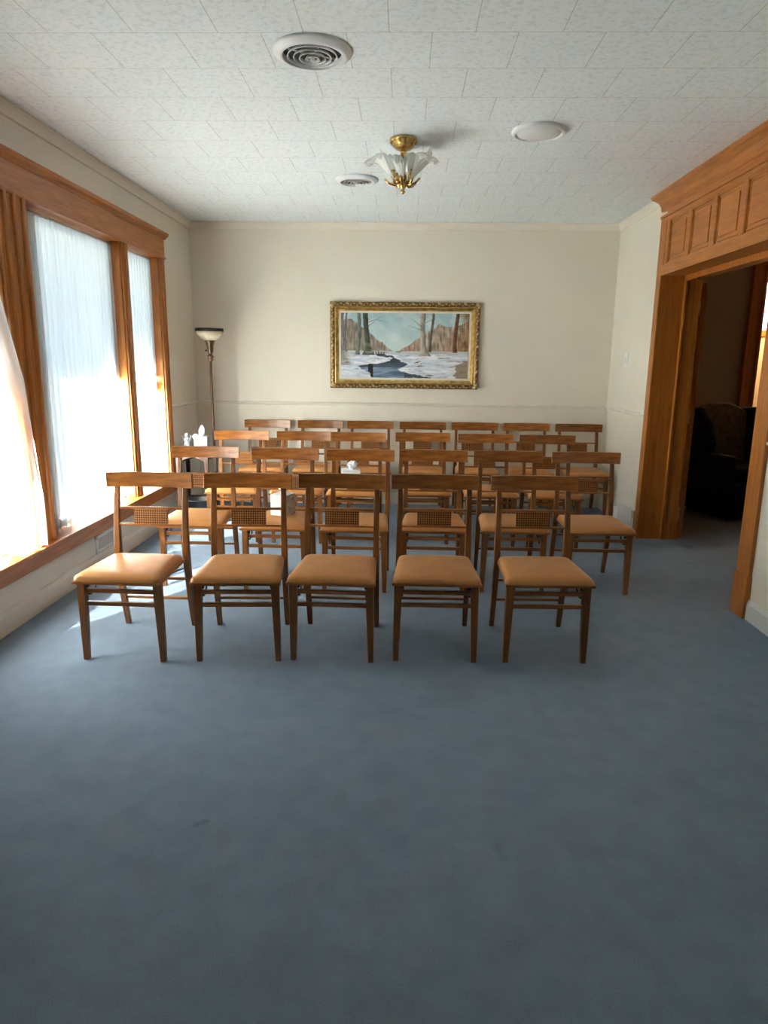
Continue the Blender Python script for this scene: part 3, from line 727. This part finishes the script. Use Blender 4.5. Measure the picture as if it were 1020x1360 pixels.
vent('round white ceiling vent, larger and nearer the camera than the other', -.415, 3.232, .166)
vent('round white ceiling vent beside the glass leaf ceiling light', -.370, 5.315, .152)
t = thing('ceiling_speaker', 'plain round white speaker cover on the ceiling right of the light', 'speaker', (.728, 4.244, H))
bm = bm_new(); revolve(bm, [(.150, 0), (.153, -.008), (.149, -.020), (.134, -.026), (.126, -.022), (.124, -.002)], 56, cap=False); build('rim', bm, M['metal_white'], t)
bm = bm_new(); revolve(bm, [(.125, -.010), (.118, -.022), (.06, -.032), (.001, -.034)], 48); build('grille', bm, M['metal_white'], t)

# ceiling light: brass with frosted glass leaves
t = thing('ceiling_light', 'brass ceiling light with five frosted glass leaf shades', 'lamp', (-.033, 4.395, H))
bm = bm_new(); revolve(bm, [(.001, 0), (.078, 0), (.082, -.008), (.080, -.018), (.068, -.024), (.062, -.040), (.048, -.056), (.030, -.062), (.024, -.066), (.001, -.066)], 40); 
for i in range(16):
    a = 2 * PI * i / 16; bmesh.ops.create_icosphere(bm, subdivisions=1, radius=.009, matrix=Matrix.Translation((.073 * math.cos(a), .073 * math.sin(a), -.020)))
for f in bm.faces: f.smooth = True
build('canopy', bm, M['brass'], t)
bm = bm_new(); revolve(bm, [(.012, -.060), (.018, -.075), (.014, -.085), (.014, -.215), (.012, -.22)], 20); build('stem', bm, M['brass'], t)
bm = bm_new(); revolve(bm, [(.010, -.215), (.024, -.222), (.028, -.235), (.020, -.248), (.024, -.258), (.014, -.270), (.010, -.282), (.015, -.290), (.009, -.300), (.001, -.304)], 24); build('finial', bm, M['brass'], t)
for i in range(5):
    a = math.radians(46 + 72 * i)
    ca, sa = math.cos(a), math.sin(a)
    bm = bm_new()
    P_ = [(.018, -.240), (.05, -.255), (.085, -.245), (.11, -.225)]
    tube(bm, [(r_0 * ca, r_0 * sa, z) for r_0, z in P_], [.007, .008, .007, .006], 8)
    tube(bm, [(.05 * ca, .05 * sa, -.250), (.060 * ca, .060 * sa, -.215), (.064 * ca, .064 * sa, -.175)], [.008, .011, .017], 10)
    rise, wide = ((.195, .082), (.195, .082), (.118, .070), (.085, .030), (.112, .078))[i]
    sa_ = a + .45
    tube(bm, [(.02 * math.cos(sa_), .02 * math.sin(sa_), -.235), (.05 * math.cos(sa_), .05 * math.sin(sa_), -.225), (.062 * math.cos(sa_), .062 * math.sin(sa_), -.195)], [.006, .008, .002], 6)
    build('arm', bm, M['brass'], t)
    # acanthus-like glass leaf
    bm = bm_new(); nu, nv = 22, 28; g = []
    for j in range(nu + 1):
        u = j / nu; row = []
        rad = .045 + .190 * u ** 1.05
        zz = -.232 + rise * math.sin(min(1, u * 1.1) * PI / 2) ** 1.0 - .040 * max(0, u - .70) ** 1.5 * 6
        wd = .010 + wide * math.sin(PI * min(1, (u * .66 + .02))) ** 1.5
        for i in range(nv + 1):
            v_ = i / nv * 2 - 1
            lobes = 1 - .13 * abs(math.sin(v_ * PI * 2.5)) * u
            tip = 1 - .42 * abs(v_) ** 2.2 * u
            rr = .045 + (rad - .045) * tip * lobes
            lat = v_ * wd
            flute = .011 * math.cos(v_ * PI * 5) * u * (1 - .4 * abs(v_))
            z2 = zz + .022 * v_ * v_ * u + flute + .01 * (1 - tip)
            row.append(bm.verts.new((rr * ca - lat * sa, rr * sa + lat * ca, z2)))
        g.append(row)
    for j in range(nu):
        for k in range(nv):
            f = bm.faces.new((g[j][k], g[j][k + 1], g[j + 1][k + 1], g[j + 1][k])); f.smooth = True
    o = build('leaf_shade', bm, M['frost'], t, label='frosted glass leaf')
    s_ = o.modifiers.new('thickness', 'SOLIDIFY'); s_.thickness = .005

# ------------------------------------------------------------------ wall registers and switch
def register(label, loc, rz, w, h_):
    t = thing('wall_register', label, 'vent', loc, rz)
    bm = bm_new()
    for a, b, c, d in ((-w / 2, w / 2, 0, .025), (-w / 2, w / 2, h_ - .025, h_), (-w / 2, -w / 2 + .025, 0, h_), (w / 2 - .025, w / 2, 0, h_)): add_box(bm, a, b, -.010, 0, c, d)
    build('frame', bm, M['white_paint'], t, .002)
    bm = bm_new(); add_box(bm, -w / 2 + .02, w / 2 - .02, -.002, 0, .02, h_ - .02); build('recess', bm, M['metal_white'], t)
    bm = bm_new(); n = int((w - .05) / .014)
    for i in range(n):
        x = -w / 2 + .03 + (w - .06) * i / (n - 1); add_box(bm, x - .002, x + .002, -.009, -.001, .024, h_ - .024)
    build('grille', bm, M['white_paint'], t)
register('white wall register on the left wall beneath the window sill', (-L, 4.60, .124), PI / 2, .30, .125)
register('white wall register at the foot of the right wall by the doorway', (R - .016, 6.06, .012), -PI / 2, .42, .19)
t = thing('light_switch', 'white switch plate on the right wall above the chair rail', 'switch', (R, 6.41, 1.47), -PI / 2)
bm = bm_new(); add_box(bm, -.045, .045, -.008, 0, -.065, .065); build('plate', bm, M['white_paint'], t, .003)
bm = bm_new(); add_box(bm, -.012, .012, -.016, -.006, -.024, .024); build('toggle', bm, M['white_paint'], t, .002)

# ------------------------------------------------------------------ wing chair in the next room
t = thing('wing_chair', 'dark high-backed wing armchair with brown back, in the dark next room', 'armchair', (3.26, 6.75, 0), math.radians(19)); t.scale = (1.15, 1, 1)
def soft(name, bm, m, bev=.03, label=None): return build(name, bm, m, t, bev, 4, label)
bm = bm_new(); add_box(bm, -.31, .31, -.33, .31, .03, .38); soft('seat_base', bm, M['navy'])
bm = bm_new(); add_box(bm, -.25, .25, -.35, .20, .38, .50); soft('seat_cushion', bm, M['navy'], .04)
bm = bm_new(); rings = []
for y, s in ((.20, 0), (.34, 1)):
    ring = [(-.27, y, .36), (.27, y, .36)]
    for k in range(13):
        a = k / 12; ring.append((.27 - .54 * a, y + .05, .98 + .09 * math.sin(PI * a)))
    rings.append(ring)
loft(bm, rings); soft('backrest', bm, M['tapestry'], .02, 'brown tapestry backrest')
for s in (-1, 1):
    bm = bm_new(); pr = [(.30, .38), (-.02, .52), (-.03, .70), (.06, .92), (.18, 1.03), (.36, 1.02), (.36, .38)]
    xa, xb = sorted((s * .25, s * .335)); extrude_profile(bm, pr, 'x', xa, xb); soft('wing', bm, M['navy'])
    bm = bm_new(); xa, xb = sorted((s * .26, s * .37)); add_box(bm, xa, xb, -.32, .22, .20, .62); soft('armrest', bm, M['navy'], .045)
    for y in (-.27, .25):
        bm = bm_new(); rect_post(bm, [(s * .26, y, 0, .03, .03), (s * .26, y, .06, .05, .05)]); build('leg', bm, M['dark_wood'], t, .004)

# ------------------------------------------------------------------ outside
bm = bm_new(); add_box(bm, -160, -L - .17, -120, 120, -.62, -.5); o = struct('ground', bm, M['ground'])
bm = bm_new(); add_box(bm, -L - .78, -L - .16, BACK, D + .3, 2.50, 2.56); add_box(bm, -L - .81, -L - .78, BACK, D + .3, 2.40, 2.60); struct('shade_eave_trim', bm, M['shade_eave'])  # unseen overhang, its depth set to keep sun off the upper curtains

# ------------------------------------------------------------------ light
w = bpy.data.worlds.new('sky'); S.world = w; w.use_nodes = True; nt = w.node_tree
bg = nt.nodes['Background']; tc = nt.nodes.new('ShaderNodeTexCoord'); sp = nt.nodes.new('ShaderNodeSeparateXYZ')
rp = nt.nodes.new('ShaderNodeValToRGB'); e = rp.color_ramp.elements
e[0].position = 0; e[0].color = (.49, .70, .93, 1); e[1].position = .55; e[1].color = (.40, .55, .74, 1)
x = e.new(.12); x.color = (.44, .655, .90, 1)
nt.links.new(tc.outputs['Generated'], sp.inputs[0]); nt.links.new(sp.outputs[2], rp.inputs[0]); nt.links.new(rp.outputs[0], bg.inputs[0])
bg.inputs[1].default_value = .50
sd = bpy.data.lights.new('sun', 'SUN'); sd.energy = 76; sd.angle = math.radians(.6); sd.color = (.98, .99, .925)
so_ = bpy.data.objects.new('sun', sd); COL.objects.link(so_)
el = math.radians(38); dirv = Vector((.52 * math.cos(el), .854 * math.cos(el), -math.sin(el)))
so_.rotation_euler = dirv.to_track_quat('-Z', 'Y').to_euler()

# ------------------------------------------------------------------ camera
f_px, pitch, yaw, roll = 910.15, .2157, .0281, .0112
fw = Vector((-math.sin(yaw) * math.cos(pitch), math.cos(yaw) * math.cos(pitch), -math.sin(pitch)))
rt = Vector((math.cos(yaw), math.sin(yaw), 0)); up = rt.cross(fw)
rt2 = rt * math.cos(roll) + up * math.sin(roll); up2 = -rt * math.sin(roll) + up * math.cos(roll)
cd = bpy.data.cameras.new('camera'); cam = bpy.data.objects.new('camera', cd); COL.objects.link(cam)
cam.matrix_world = Matrix(((rt2.x, up2.x, -fw.x, 0), (rt2.y, up2.y, -fw.y, 0), (rt2.z, up2.z, -fw.z, 1.4297), (0, 0, 0, 1)))
cd.sensor_fit = 'VERTICAL'; cd.sensor_height = 24; cd.lens = 24 * f_px / 1360; cd.clip_start = .05; cd.clip_end = 400
S.camera = cam
S.view_settings.view_transform = 'Standard'; S.view_settings.look = 'None'; S.view_settings.gamma = 1; S.view_settings.use_curve_mapping = False
S.view_settings.exposure = 2.62
S.cycles.max_bounces = 10; S.cycles.diffuse_bounces = 6; S.cycles.transparent_max_bounces = 12; S.cycles.caustics_reflective = False; S.cycles.caustics_refractive = False
S.cycles.sample_clamp_indirect = 6
S.cycles.use_denoising = True
